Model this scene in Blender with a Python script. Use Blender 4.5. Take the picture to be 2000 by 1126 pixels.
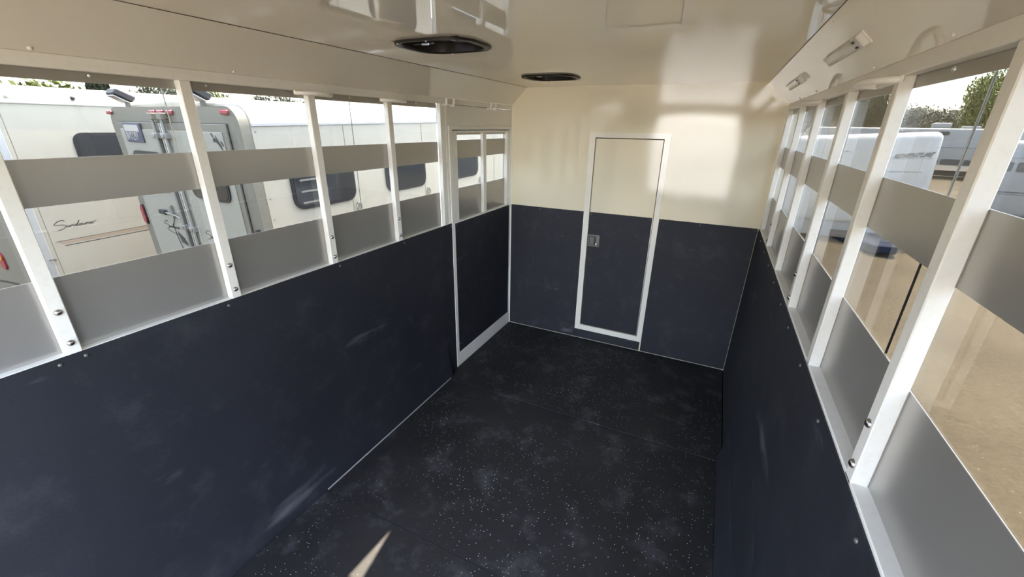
import bpy, bmesh, math, random
from mathutils import Vector, Matrix

for o in list(bpy.data.objects):
    bpy.data.objects.remove(o)
SC = bpy.context.scene
COL = SC.collection
R = math.radians

# ------------------------------------------------------------------ camera, sky, sun, exposure
cam_d = bpy.data.cameras.new('camera')
cam = bpy.data.objects.new('camera', cam_d)
COL.objects.link(cam)
SC.camera = cam
cam_d.sensor_fit = 'HORIZONTAL'
cam_d.sensor_width = 36.0
cam_d.lens = 808.37 / 2000 * 36.0
cam_d.clip_start = 0.02
cam_d.clip_end = 600
_x = Vector((0.90130171, 0.43290135, 0.0158637))
_dn = Vector((0.17179453, -0.32357933, -0.93047464))
_fw = Vector((-0.39767056, 0.84136368, -0.36601268))
cm = Matrix((_x, -_dn, -_fw)).transposed().to_4x4()
cm.translation = Vector((1.6753, -3.4831, 1.8835))
cam.matrix_world = cm

SUN_EL = 73.75
world = bpy.data.worlds.new('sky')
SC.world = world
world.use_nodes = True
wn = world.node_tree.nodes
wl = world.node_tree.links
wn.clear()
sky = wn.new('ShaderNodeTexSky')
sky.sky_type = 'NISHITA'
sky.sun_disc = False
sky.sun_elevation = R(SUN_EL)
sky.sun_rotation = R(2)
sky.altitude = 50
sky.air_density = 1.0
sky.dust_density = 3.2
sky.ozone_density = 1.0
bgn = wn.new('ShaderNodeBackground')
bgn.inputs['Strength'].default_value = 0.58
wo = wn.new('ShaderNodeOutputWorld')
hs = wn.new('ShaderNodeHueSaturation')                 # thin haze takes some of the blue out
hs.inputs['Saturation'].default_value = 0.75
wl.new(sky.outputs[0], hs.inputs['Color'])
wl.new(hs.outputs[0], bgn.inputs[0])
wl.new(bgn.outputs[0], wo.inputs[0])

SUN_X = 0.03                                            # sideways drift per metre of drop
cot = 1 / math.tan(R(SUN_EL))
sun_dir = Vector((SUN_X, cot, 1)).normalized()          # towards the sun: straight ahead of the trailer
sun_d = bpy.data.lights.new('sun', 'SUN')
sun_d.energy = 5.2
sun_d.angle = R(0.53)
sun_d.color = (1.0, 0.87, 0.66)
sun = bpy.data.objects.new('sun', sun_d)
COL.objects.link(sun)
sun.rotation_euler = sun_dir.to_track_quat('Z', 'Y').to_euler()
sun.location = (0, 20, 30)

vs = SC.view_settings
vs.view_transform = 'Standard'
vs.look = 'None'
vs.gamma = 1.0
vs.use_curve_mapping = False
vs.exposure = 2.86
SC.cycles.max_bounces = 16
SC.cycles.diffuse_bounces = 8
SC.cycles.glossy_bounces = 6
SC.cycles.transparent_max_bounces = 24
SC.cycles.use_denoising = True
SC.cycles.sample_clamp_indirect = 8.0
SC.cycles.caustics_reflective = False
SC.cycles.caustics_refractive = False

# ------------------------------------------------------------------ helpers
class MB:
    """collects shapes in world (or local) coordinates, links them as one mesh object"""
    def __init__(s):
        s.bm = bmesh.new()

    def box(s, a, b, bevel=0.0, seg=1, M=None):
        a = Vector(a); b = Vector(b)
        lo = Vector((min(a.x, b.x), min(a.y, b.y), min(a.z, b.z)))
        hi = Vector((max(a.x, b.x), max(a.y, b.y), max(a.z, b.z)))
        t = bmesh.new()
        bmesh.ops.create_cube(t, size=1)
        for v in t.verts:
            v.co = Vector((lo[i] + (v.co[i] + .5) * (hi[i] - lo[i]) for i in range(3)))
        if bevel > 0:
            bmesh.ops.bevel(t, geom=t.edges[:], offset=bevel, segments=seg, affect='EDGES', profile=.5)
        s._merge(t, M)
        return s

    def _merge(s, t, M=None):
        if M is not None:
            bmesh.ops.transform(t, matrix=M, verts=t.verts)
        me = bpy.data.meshes.new('tmp')
        t.to_mesh(me)
        t.free()
        s.bm.from_mesh(me)
        bpy.data.meshes.remove(me)

    def prism(s, pts, ext, origin=(0, 0, 0), ux=(1, 0, 0), uy=(0, 1, 0), bevel=0.0):
        """polygon pts (u,v) in the plane origin/ux/uy, pushed along ext"""
        o = Vector(origin); ux = Vector(ux); uy = Vector(uy); e = Vector(ext)
        t = bmesh.new()
        lo = [t.verts.new(o + ux * p[0] + uy * p[1]) for p in pts]
        hi = [t.verts.new(v.co + e) for v in lo]
        n = len(pts)
        t.faces.new(lo); t.faces.new(hi[::-1])
        for i in range(n):
            t.faces.new((lo[(i + 1) % n], lo[i], hi[i], hi[(i + 1) % n]))
        bmesh.ops.recalc_face_normals(t, faces=t.faces)
        if bevel:
            bmesh.ops.bevel(t, geom=t.edges[:], offset=bevel, segments=1, affect='EDGES')
        s._merge(t)
        return s

    def tube(s, pts, r, n=8, closed=False, cap=True):
        pts = [Vector(p) for p in pts]
        m = len(pts)
        rings = []
        up = None
        for i, p in enumerate(pts):
            if closed:
                d = (pts[(i + 1) % m] - pts[i - 1])
            else:
                d = pts[min(i + 1, m - 1)] - pts[max(i - 1, 0)]
            d.normalize()
            if up is None:
                up = d.orthogonal().normalized()
            up = (up - d * up.dot(d))
            up = up.normalized() if up.length > 1e-6 else d.orthogonal().normalized()
            sd = d.cross(up)
            rr = r[i] if isinstance(r, (list, tuple)) else r
            rings.append([s.bm.verts.new(p + (up * math.cos(k * 2 * math.pi / n) + sd * math.sin(k * 2 * math.pi / n)) * rr) for k in range(n)])
        for i in range(m if closed else m - 1):
            a = rings[i]; b = rings[(i + 1) % m]
            for k in range(n):
                s.bm.faces.new((a[k], a[(k + 1) % n], b[(k + 1) % n], b[k]))
        if cap and not closed:
            s.bm.faces.new(rings[0][::-1]); s.bm.faces.new(rings[-1])
        return s

    def lathe(s, prof, c=(0, 0, 0), axis='Z', n=14, flip=1):
        """prof: list of (radius, height) revolved about an axis through c"""
        c = Vector(c)
        rings = []
        for r, h in prof:
            ring = []
            for k in range(n):
                a = k * 2 * math.pi / n
                x, y = r * math.cos(a), r * math.sin(a)
                v = {'Z': (x, y, h * flip), 'X': (h * flip, x, y), 'Y': (x, h * flip, y)}[axis]
                ring.append(s.bm.verts.new(c + Vector(v)))
            rings.append(ring)
        for i in range(len(rings) - 1):
            for k in range(n):
                s.bm.faces.new((rings[i][k], rings[i][(k + 1) % n], rings[i + 1][(k + 1) % n], rings[i + 1][k]))
        s.bm.faces.new(rings[0][::-1]); s.bm.faces.new(rings[-1])
        return s

    def ribbon(s, pts, w, nrm, th):
        """flat brush stroke along pts, width w, standing th proud along nrm"""
        nrm = Vector(nrm).normalized()
        pts = [Vector(p) for p in pts]
        m = len(pts)
        L = []
        for i, p in enumerate(pts):
            d = (pts[min(i + 1, m - 1)] - pts[max(i - 1, 0)]).normalized()
            sd = nrm.cross(d).normalized() * (w / 2)
            L.append([s.bm.verts.new(q) for q in (p + sd, p - sd, p - sd + nrm * th, p + sd + nrm * th)])
        for i in range(m - 1):
            for k in range(4):
                s.bm.faces.new((L[i][k], L[i][(k + 1) % 4], L[i + 1][(k + 1) % 4], L[i + 1][k]))
        s.bm.faces.new(L[0][::-1]); s.bm.faces.new(L[-1])
        return s


def wmat(o):
    m = o.matrix_basis.copy()
    if o.parent:
        m = wmat(o.parent) @ o.matrix_parent_inverse @ m
    return m


def finish(me, smooth):
    if smooth:
        for p in me.polygons:
            p.use_smooth = True
        me.set_sharp_from_angle(angle=R(smooth if smooth is not True else 38))


def obj(name, mb, mat, parent=None, smooth=False, local=False):
    me = bpy.data.meshes.new(name)
    bmesh.ops.recalc_face_normals(mb.bm, faces=mb.bm.faces)
    if parent is not None and not local:
        bmesh.ops.transform(mb.bm, matrix=wmat(parent).inverted(), verts=mb.bm.verts)
    mb.bm.to_mesh(me)
    mb.bm.free()
    me.materials.append(mat)
    finish(me, smooth)
    o = bpy.data.objects.new(name, me)
    COL.objects.link(o)
    if parent is not None:
        o.parent = parent
    return o


def inst(name, me, loc, parent=None, rot=(0, 0, 0), scale=None):
    """another object on the same mesh data; loc in the parent's frame"""
    o = bpy.data.objects.new(name, me)
    COL.objects.link(o)
    o.location = loc
    o.rotation_euler = rot
    if scale:
        o.scale = scale
    if parent is not None:
        o.parent = parent
    return o


def tag(o, label, cat, group=None, kind=None):
    o['label'] = label
    o['category'] = cat
    if group:
        o['group'] = group
    if kind:
        o['kind'] = kind
    return o


def thing(name, label, cat, loc=(0, 0, 0), rot=(0, 0, 0), group=None):
    o = bpy.data.objects.new(name, None)
    COL.objects.link(o)
    o.location = loc
    o.rotation_euler = rot
    o.empty_display_size = .1
    return tag(o, label, cat, group)


def struct(name, mb, mat, label, cat, smooth=False):
    o = obj(name, mb, mat, None, smooth)
    return tag(o, label, cat, kind='structure')


def rrect(x0, x1, y0, y1, r, n=5):
    pts = []
    for cx, cy, a0 in ((x1 - r, y1 - r, 0), (x0 + r, y1 - r, 90), (x0 + r, y0 + r, 180), (x1 - r, y0 + r, 270)):
        for k in range(n + 1):
            a = R(a0 + 90 * k / n)
            pts.append((cx + r * math.cos(a), cy + r * math.sin(a)))
    return pts


# ------------------------------------------------------------------ materials
def mat(name, col, rough=.5, metal=0.0, spec=.5, coat=0.0, noise=None, bump=None, aniso=None):
    m = bpy.data.materials.new(name)
    m.use_nodes = True
    nt = m.node_tree
    b = nt.nodes['Principled BSDF']
    b.inputs['Base Color'].default_value = (*col, 1)
    b.inputs['Roughness'].default_value = rough
    b.inputs['Metallic'].default_value = metal
    b.inputs['Specular IOR Level'].default_value = spec
    if coat:
        b.inputs['Coat Weight'].default_value = coat
        b.inputs['Coat Roughness'].default_value = .03
    tc = nt.nodes.new('ShaderNodeTexCoord')
    if noise:                              # (scale, colour2, low, high, detail)
        n = nt.nodes.new('ShaderNodeTexNoise')
        n.inputs['Scale'].default_value = noise[0]
        n.inputs['Detail'].default_value = noise[4] if len(noise) > 4 else 4
        nt.links.new(tc.outputs['Object'], n.inputs['Vector'])
        mr = nt.nodes.new('ShaderNodeMapRange')
        mr.inputs[1].default_value = noise[2]
        mr.inputs[2].default_value = noise[3]
        nt.links.new(n.outputs[0], mr.inputs[0])
        mx = nt.nodes.new('ShaderNodeMix')
        mx.data_type = 'RGBA'
        mx.inputs[6].default_value = (*col, 1)
        mx.inputs[7].default_value = (*noise[1], 1)
        nt.links.new(mr.outputs[0], mx.inputs[0])
        nt.links.new(mx.outputs[2], b.inputs['Base Color'])
    if bump:                               # (scale, strength, distance, (stretch))
        n = nt.nodes.new('ShaderNodeTexNoise')
        n.inputs['Scale'].default_value = bump[0]
        n.inputs['Detail'].default_value = bump[4] if len(bump) > 4 else 2
        if len(bump) > 3 and bump[3]:
            mp = nt.nodes.new('ShaderNodeMapping')
            mp.inputs['Scale'].default_value = bump[3]
            nt.links.new(tc.outputs['Object'], mp.inputs[0])
            nt.links.new(mp.outputs[0], n.inputs['Vector'])
        else:
            nt.links.new(tc.outputs['Object'], n.inputs['Vector'])
        bp = nt.nodes.new('ShaderNodeBump')
        bp.inputs['Strength'].default_value = bump[1]
        bp.inputs['Distance'].default_value = bump[2]
        nt.links.new(n.outputs[0], bp.inputs['Height'])
        nt.links.new(bp.outputs[0], b.inputs['Normal'])
    return m


M_PANEL = mat('gloss_cream_paint', (.81, .73, .55), .085, spec=.6, bump=(2.0, .5, .007, None, 1))
M_CEIL = mat('gloss_ceiling_paint', (.85, .805, .70), .025, spec=.85, bump=(.9, .35, .006, None, 1))
M_PAINT = mat('white_enamel', (.86, .84, .785), .28, spec=.5, noise=(60, (.82, .795, .72), .5, .75))
M_ALU = mat('mill_aluminium', (.42, .40, .37), .30, .58, bump=(30, .05, .002, (1, .02, 6)))
M_STEEL = mat('stainless_steel', (.45, .43, .42), .25, 1.0)
M_TRIMALU = mat('satin_aluminium', (.72, .73, .73), .35, .6)
M_RODS0 = mat('grey_pane_edge', (.50, .50, .47), .4, .2)
M_DARKGAP = mat('black_gap', (.012, .011, .010), .8, spec=.2)
M_BRONZE = mat('dark_bronze_plastic', (.016, .012, .009), .4, spec=.3)
M_BLACKPL = mat('black_plastic', (.018, .018, .02), .4)
M_GREYPL = mat('grey_latch_metal', (.14, .14, .135), .4, .5)
M_CLEAR = mat('frosted_lens_plastic', (.60, .585, .53), .2, spec=.6)
M_WHITEPL = mat('white_plastic', (.75, .73, .68), .35)


def rubber(name, col, col2, speck=0.0, dust=.5, scuff=None, rough=.62):
    m = bpy.data.materials.new(name)
    m.use_nodes = True
    nt = m.node_tree
    L = nt.links
    b = nt.nodes['Principled BSDF']
    b.inputs['Roughness'].default_value = rough
    b.inputs['Specular IOR Level'].default_value = .4
    tc = nt.nodes.new('ShaderNodeTexCoord')

    def noise(scale, detail, lo, hi, stretch=None, rough_=.55):
        n = nt.nodes.new('ShaderNodeTexNoise')
        n.inputs['Scale'].default_value = scale
        n.inputs['Detail'].default_value = detail
        n.inputs['Roughness'].default_value = rough_
        src = tc.outputs['Object']
        if stretch:
            mp = nt.nodes.new('ShaderNodeMapping')
            mp.inputs['Scale'].default_value = stretch
            L.new(src, mp.inputs[0])
            src = mp.outputs[0]
        L.new(src, n.inputs['Vector'])
        r = nt.nodes.new('ShaderNodeMapRange')
        r.inputs[1].default_value = lo
        r.inputs[2].default_value = hi
        L.new(n.outputs[0], r.inputs[0])
        return r.outputs[0]

    def mix(fac, a, bcol):
        mx = nt.nodes.new('ShaderNodeMix')
        mx.data_type = 'RGBA'
        L.new(fac, mx.inputs[0])
        if isinstance(a, tuple):
            mx.inputs[6].default_value = (*a, 1)
        else:
            L.new(a, mx.inputs[6])
        mx.inputs[7].default_value = (*bcol, 1)
        return mx.outputs[2]

    def mul(a, k):
        n = nt.nodes.new('ShaderNodeMath')
        n.operation = 'MULTIPLY'
        L.new(a, n.inputs[0])
        if isinstance(k, float):
            n.inputs[1].default_value = k
        else:
            L.new(k, n.inputs[1])
        return n.outputs[0]

    c = mix(noise(1.8, 6, .42, .75), col, col2)
    c = mix(mul(noise(5.5, 9, .52, .80, None, .70), dust), c, (.11, .11, .118))
    if scuff:
        c = mix(mul(noise(2.6, 5, .64, .80, scuff), .5), c, (.25, .25, .27))
    if speck:
        v = nt.nodes.new('ShaderNodeTexVoronoi')
        v.inputs['Scale'].default_value = 78
        v.inputs['Randomness'].default_value = 1.0
        L.new(tc.outputs['Object'], v.inputs['Vector'])
        lt = nt.nodes.new('ShaderNodeMath')
        lt.operation = 'LESS_THAN'
        lt.inputs[1].default_value = .15
        L.new(v.outputs['Distance'], lt.inputs[0])
        sel = nt.nodes.new('ShaderNodeMapRange')
        sx = nt.nodes.new('ShaderNodeSeparateColor')
        L.new(v.outputs['Color'], sx.inputs[0])
        gt = nt.nodes.new('ShaderNodeMath')
        gt.operation = 'GREATER_THAN'
        gt.inputs[1].default_value = 1 - speck
        L.new(sx.outputs[0], gt.inputs[0])
        area = noise(1.3, 2, .40, .60)
        c = mix(mul(mul(lt.outputs[0], gt.outputs[0]), area), c, (.70, .69, .65))
    L.new(c, b.inputs['Base Color'])
    nb = nt.nodes.new('ShaderNodeTexNoise')
    nb.inputs['Scale'].default_value = 160
    nb.inputs['Detail'].default_value = 3
    L.new(tc.outputs['Object'], nb.inputs['Vector'])
    bp = nt.nodes.new('ShaderNodeBump')
    bp.inputs['Strength'].default_value = .35
    bp.inputs['Distance'].default_value = .002
    L.new(nb.outputs[0], bp.inputs['Height'])
    L.new(bp.outputs[0], b.inputs['Normal'])
    return m


M_MAT = rubber('black_wall_rubber', (.0142, .0152, .0215), (.0195, .0207, .0285), 0, .28, (1, .5, 2.2))
M_FLOOR = rubber('black_floor_rubber', (.0095, .0092, .0105), (.0175, .0172, .0185), .42, .62)


def pane_material():
    m = bpy.data.materials.new('tinted_acrylic')
    m.use_nodes = True
    nt = m.node_tree
    nt.nodes.clear()
    out = nt.nodes.new('ShaderNodeOutputMaterial')
    tr = nt.nodes.new('ShaderNodeBsdfTransparent')
    tr.inputs[0].default_value = (.50, .50, .485, 1)  # grey tint added to dim the daylight scene beyond the panes
    gl = nt.nodes.new('ShaderNodeBsdfGlossy')
    gl.inputs['Roughness'].default_value = .01
    lw = nt.nodes.new('ShaderNodeLayerWeight')      # Schlick reflectance, the same from both sides
    lw.inputs['Blend'].default_value = .5
    pw = nt.nodes.new('ShaderNodeMath')
    pw.operation = 'POWER'
    pw.inputs[1].default_value = 5.0
    nt.links.new(lw.outputs['Facing'], pw.inputs[0])
    fr = nt.nodes.new('ShaderNodeMapRange')
    fr.inputs[3].default_value = .035
    fr.inputs[4].default_value = .9
    nt.links.new(pw.outputs[0], fr.inputs[0])
    mx = nt.nodes.new('ShaderNodeMixShader')
    nt.links.new(fr.outputs[0], mx.inputs[0])
    nt.links.new(tr.outputs[0], mx.inputs[1])
    nt.links.new(gl.outputs[0], mx.inputs[2])
    nt.links.new(mx.outputs[0], out.inputs[0])
    return m


M_PANE = pane_material()

# ------------------------------------------------------------------ trailer shell: sizes
W = 2.03
Z_SILL = 1.216
Z_LOW = 1.446            # top of the lower plank
Z_M0, Z_M1 = 1.648, 1.777
Z_P = 1.980              # underside of the top plank
Z_H = 2.008              # underside of the header
Z_C = 2.045              # bottom of the cove panel
Z_T = 2.180              # ceiling
CH = .1375
Y_REAR = -4.05
GROUND = -.45
DS = .030                # posts stand this far off the planks
POST = .037

# ---- floor
fl = struct('floor', MB().box((-.06, Y_REAR, -.10), (W + .06, .06, -.012)), M_DARKGAP,
            'black trailer floor laid with rubber mats', 'floor')
obj('rubber_mat', MB().box((.046, Y_REAR + .01, -.012), (1.972, -2.3655, .0025), .0015), M_FLOOR, fl)
obj('rubber_mat', MB().box((.046, -2.3625, -.012), (1.972, -1.166, 0.0), .002), M_FLOOR, fl)
obj('rubber_mat', MB().box((.004, -1.160, -.012), (2.004, -.010, .001), .002), M_FLOOR, fl)
obj('edge_strip', MB().box((.0375, -2.36, -.006), (.0445, -1.14, .006), .001), M_TRIMALU, fl)

# ---- side walls
bolt_mb = MB().lathe([(.0001, .0075), (.004, .007), (.0075, .005), (.0095, .002), (.0098, 0), (.0098, -.004)], axis='X', n=16)
for f in bolt_mb.bm.faces:
    f.smooth = True
bolt_me = bpy.data.meshes.new('bolt'); bolt_mb.bm.to_mesh(bolt_me); bolt_me.materials.append(M_STEEL)
ring_mb = MB().lathe([(.0122, 0), (.0122, .0012), (.0105, .0014), (.010, 0)], axis='X', n=16)
screw_mb = MB().lathe([(.0001, .0045), (.003, .004), (.0055, .002), (.006, 0), (.006, -.002)], axis='Z', n=10)
for f in screw_mb.bm.faces:
    f.smooth = True
screw_me = bpy.data.meshes.new('screw'); screw_mb.bm.to_mesh(screw_me); screw_me.materials.append(M_TRIMALU)
mscrew_me = screw_me.copy(); mscrew_me.materials.clear(); mscrew_me.materials.append(M_GREYPL)
pscrew_me = screw_me.copy(); pscrew_me.materials.clear(); pscrew_me.materials.append(M_WHITEPL)


def side_wall(side):
    """side -1 = left (x = 0 facing +x), +1 = right (x = W facing -x)"""
    def X(d):                              # d metres outward from the inner face
        return -d if side < 0 else W + d
    y1 = -1.068 if side < 0 else 0.0       # planks end at the side door on the left
    mb = MB()
    mb.box((X(.010), Y_REAR, -.05), (X(.065), y1 + (.085 if side < 0 else 0), Z_SILL - .012))
    lab = 'slatted left wall of the trailer with white posts over black mats' if side < 0 else \
          'slatted right wall of the trailer with white posts over black mats'
    w = struct('wall_left' if side < 0 else 'wall_right', mb, M_PAINT, lab, 'wall')
    obj('sill', MB().box((X(0), Y_REAR, Z_SILL - .022), (X(.062), y1, Z_SILL), .002), M_PAINT, w)
    obj('plank', MB().box((X(DS), Y_REAR, Z_SILL), (X(.0328), y1, Z_LOW), .0008), M_ALU, w)
    obj('plank', MB().box((X(DS), Y_REAR, Z_M0), (X(.0328), y1, Z_M1), .0008), M_ALU, w)
    obj('plank', MB().box((X(DS), Y_REAR, Z_P), (X(.0328), y1, Z_C), .0008), M_ALU, w)
    obj('header', MB().box((X(0), Y_REAR, Z_H), (X(.030), 0, Z_C), .002), M_PAINT, w)
    # posts
    near = [-3.581, -3.078, -2.577, -2.069, -1.562, -1.068] if side < 0 else \
           [-3.600, -3.100, -2.600, -2.098, -1.604, -1.078, -.562, -.060]
    bolted = [0, 1, 2, 3, 4] if side < 0 else [0, 2, 4, 6]
    for i, y in enumerate(near):
        wd = POST if not (side > 0 and i == len(near) - 1) else .058
        p = obj('post', MB().box((X(0), y, Z_SILL - .008), (X(DS), y + wd, Z_H), .0022), M_PAINT, w)
        if i in bolted:
            for z in (1.351, 1.250):
                b = inst('bolt', bolt_me, (X(0), y + POST / 2, z), p, (0, 0, 0 if side < 0 else math.pi))
    # acrylic panes slid into the gaps
    cuts = [Y_REAR, -3.45, -2.616, -1.80, y1] if side < 0 else [Y_REAR, -3.30, -2.443, -1.59, -.56, 0.0]
    for a, b in zip(cuts[:-1], cuts[1:]):
        for z0, z1 in ((Z_LOW, Z_M0), (Z_M1, Z_P)):
            obj('pane', MB().box((X(.0334), a + .002, z0 - .012), (X(.0364), b - .002, z1 + .012)), M_PANE, w)
    for c in cuts[1:-1]:
        for z0, z1 in ((Z_LOW, Z_M0), (Z_M1, Z_P)):
            obj('pane_edge_strip', MB().box((X(.0332), c - .0012, z0), (X(.0368), c + .0012, z1)),
                M_RODS0 if z0 > 1.6 else (M_DARKGAP if side > 0 else M_RODS0), w)
    # small screws in the top plank, one per bay
    for y in ([-3.3, -2.797, -2.472, -1.80, -1.275] if side < 0 else [-2.79, -2.289, -1.85, -1.33, -.8, -.3]):
        inst('screw', screw_me, (X(DS), y, 2.0), w, (0, R(90) if side < 0 else R(-90), 0))
    return w, X, near


wl_, XL, near_l = side_wall(-1)
wr_, XR, near_r = side_wall(+1)

# ---- rubber wall mats (swept along y)
def swept_mat(prof, y0, y1, parent, thick):
    """prof: (x,z) from top down, thick signed outward"""
    back = [(x + thick, z) for x, z in prof][::-1]
    back[0] = (prof[-1][0] + thick, prof[-1][1])
    mb = MB().prism(prof + back, (0, y1 - y0, 0), (0, y0, 0), (1, 0, 0), (0, 0, 1))
    return obj('rubber_mat', mb, M_MAT, parent, smooth=30)


prof_l = [(.002, Z_SILL - .001), (.003, 1.19), (.003, .34), (.007, .25), (.015, .17), (.026, .09), (.036, .04), (.043, .006), (.043, -.004)]
swept_mat(prof_l, Y_REAR + .01, -1.112, wl_, -.008)
swept_mat([(.002, Z_SILL - .001), (.003, 1.19), (.003, .002)], -1.110, -.986, wl_, -.008)
prof_r = [(W - .004, 1.208), (W - .008, 1.18), (W - .020, .02), (W - .021, 0.002)]
swept_mat(prof_r, Y_REAR + .01, -.010, wr_, .008)
kick = [(W - .0185, .215), (W - .027, .20), (W - .045, .05), (W - .058, .003), (W - .0215, .003)]
obj('kick_mat', MB().prism(kick, (0, -1.13 - Y_REAR - .01, 0), (0, Y_REAR + .01, 0), (1, 0, 0), (0, 0, 1)), M_MAT, wr_, smooth=30)
for y, z in ((-3.1, 1.195), (-2.60, 1.195), (-2.03, 1.195), (-1.52, 1.197), (-1.0, 1.198), (-3.04, 1.197)):
    inst('screw', mscrew_me, (.003, y, z), wl_, (0, R(90), 0))
for y in (-2.72, -2.35, -2.05, -1.75, -1.5, -1.2, -.9, -.6, -.3, -.03):
    inst('screw', mscrew_me, (W - .0075, y, 1.185), wr_, (0, R(-90), 0))

# ---- left column, panel above the side door
obj('door_column', MB().box((-.062, -1.031, Z_SILL - .01), (-.001, -.988, Z_H), .002)
    .box((-.002, -1.014, Z_SILL), (.0015, -1.009, Z_H - .002)).box((-.002, -1.000, Z_SILL), (.0015, -.996, Z_H - .002)), M_PAINT, wl_)
obj('over_door_panel', MB().box((-.062, -1.031, 1.876), (-.0015, .0, Z_H - .0015), .001), M_PAINT, wl_)
obj('seam', MB().box((-.03, -.90, Z_H - .0016), (-.0012, -.66, Z_H + .0002)).box((-.03, -.62, Z_H - .0016), (-.0012, -.44, Z_H + .0002)), M_DARKGAP, wl_)

# ---- side door (left wall, at the front)
d2 = bpy.data.objects.new('door_2', None)
COL.objects.link(d2)
d2.location = (0, -.48, 0)
tag(d2, 'narrow side door with slatted windows over a black mat, beside the front wall', 'door', kind='structure')
fr = MB()
fr.box((-.062, -.986, 0), (.006, -.946, 1.876), .002)
fr.box((-.062, -.946, 1.850), (.004, 0, 1.876), .002)
fr.box((-.062, -.024, 0), (.002, -.002, 1.850), .002)
fr.box((-.062, -.946, -.01), (.0, -.024, .004))
obj('door_frame', fr, M_PAINT, d2)
obj('gap', MB().box((-.060, -.0305, .004), (-.012, -.0235, 1.8502)).box((-.060, -.9465, .004), (-.012, -.9415, 1.8502)).box((-.06, -.9455, 1.8440), (-.012, -.0285, 1.8502)), M_DARKGAP, d2)
leaf = MB()
leaf.box((-.050, -.942, .0065), (-.004, -.872, 1.845), .002)
leaf.box((-.050, -.074, .0065), (-.004, -.030, 1.845), .002)
leaf.box((-.048, -.872, .0075), (-.005, -.074, .124), .001)
leaf.box((-.048, -.872, .124), (-.030, -.074, 1.19))
leaf.box((-.048, -.872, 1.828), (-.005, -.074, 1.843), .001)
leaf.box((-.048, -.872, 1.190), (-.005, -.074, 1.212), .001)
obj('door_leaf', leaf, M_PAINT, d2)
obj('kick_plate', MB().box((-.0045, -.944, .006), (.002, -.026, .121), .001), M_PAINT, d2)
obj('window_post', MB().box((-.030, -.499, 1.211), (-.003, -.452, 1.829), .002), M_PAINT, d2)
for z0, z1 in ((1.212, Z_LOW), (1.655, 1.781), (1.816, 1.829)):
    obj('plank', MB().box((-.046, -.872, z0), (-.030, -.074, z1), .001), M_ALU, d2)
for a, b in ((-.872, -.474), (-.474, -.074)):
    for z0, z1 in ((Z_LOW, 1.655), (1.781, 1.816)):
        obj('pane', MB().box((-.040, a, z0), (-.037, b, z1)), M_PANE, d2)
obj('rubber_mat', MB().box((-.006, -.934, .123), (.003, -.038, 1.202), .002), M_MAT, d2)
for y, z in ((-.925, 1.19), (-.5, 1.192), (-.05, 1.19), (-.925, .20), (-.925, .7)):
    inst('screw', mscrew_me, (.003, y + .48, z), d2, (0, R(90), 0))
for y in (-.69, -.27):
    inst('screw', screw_me, (-.030, y + .48, 1.822), d2, (0, R(90), 0), (.6, .6, .6))

# ---- front wall
fw = MB()
DX0, DX1, DZ0, DZ1 = .752, 1.281, .141, 1.806
fw.box((-.062, .0, -.05), (DX0, .05, Z_T + .03)).box((DX1, .0, -.05), (W + .062, .05, Z_T + .03))
fw.box((DX0, .0, -.05), (DX1, .05, DZ0)).box((DX0, .0, DZ1), (DX1, .05, Z_T + .03))
wf = struct('wall_front', fw, M_PANEL, 'glossy cream front wall over black rubber mats', 'wall')
MT = 1.206
def fmat(pts):
    return obj('rubber_mat', MB().prism(pts, (0, -.007, 0), (0, .0, 0), (1, 0, 0), (0, 0, 1), bevel=.0015), M_MAT, wf)
fmat([(.004, .004), (.7035, .004), (.7035, MT), (.004, MT)])
fmat([(.7045, .004), (1.3105, .004), (1.3105, .0905), (.7045, .0905)])
fmat([(1.322, .004), (W - .022, .004), (W - .010, MT), (1.322, MT)])
for x in (.016, .30, .69, 1.335, 1.63, 2.0):
    inst('screw', mscrew_me, (x, -.007, MT - .016), wf, (R(90), 0, 0))
obj('corner_angle', MB().box((.0035, -.0075, .002), (.012, 0, 2.04)), M_PAINT, wf)

d1 = bpy.data.objects.new('door_1', None)
COL.objects.link(d1)
d1.location = (1.016, 0, 0)
tag(d1, 'cream door with black mat lower half and flush latch in the front wall', 'door', kind='structure')
f1 = MB()
f1.prism([(.704, .092), (DX0, DZ0), (DX0, DZ1), (.704, 1.846)], (0, -.011, 0), (0, 0, 0), (1, 0, 0), (0, 0, 1))
f1.prism([(1.321, .092), (DX1, DZ0), (DX1, DZ1), (1.327, 1.846)], (0, -.011, 0), (0, 0, 0), (1, 0, 0), (0, 0, 1))
f1.prism([(.704, .092), (1.321, .092), (DX1, DZ0), (DX0, DZ0)], (0, -.011, 0), (0, 0, 0), (1, 0, 0), (0, 0, 1))
f1.prism([(.704, 1.846), (1.327, 1.846), (DX1, DZ1), (DX0, DZ1)], (0, -.011, 0), (0, 0, 0), (1, 0, 0), (0, 0, 1))
obj('door_frame', f1, mat('frame_enamel', (.86, .82, .72), .08, spec=.7), d1)
obj('gap', MB().box((DX0, .028, DZ0), (DX1, .034, DZ1)), M_DARKGAP, d1)
obj('door_leaf', MB().box((DX0 + .005, -.003, DZ0 + .005), (DX1 - .005, .026, DZ1 - .006), .002), M_PANEL, d1)
obj('rubber_mat', MB().box((DX0 + .007, -.010, DZ0 + .007), (DX1 - .009, -.003, MT + .002), .0015), M_MAT, d1)
obj('edge_trim', MB().box((DX1 - .0085, -.0085, DZ0 + .006), (DX1 - .0055, -.002, MT + .002)), M_TRIMALU, d1)
for x in (.772, 1.258):
    inst('screw', mscrew_me, (x - 1.016, -.010, MT - .014), d1, (R(90), 0, 0))
la = obj('latch', MB().prism(rrect(.760, .864, .911, 1.017, .010), (0, -.006, 0), (0, -.010, 0), (1, 0, 0), (0, 0, 1), bevel=.0015), M_GREYPL, d1)
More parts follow.
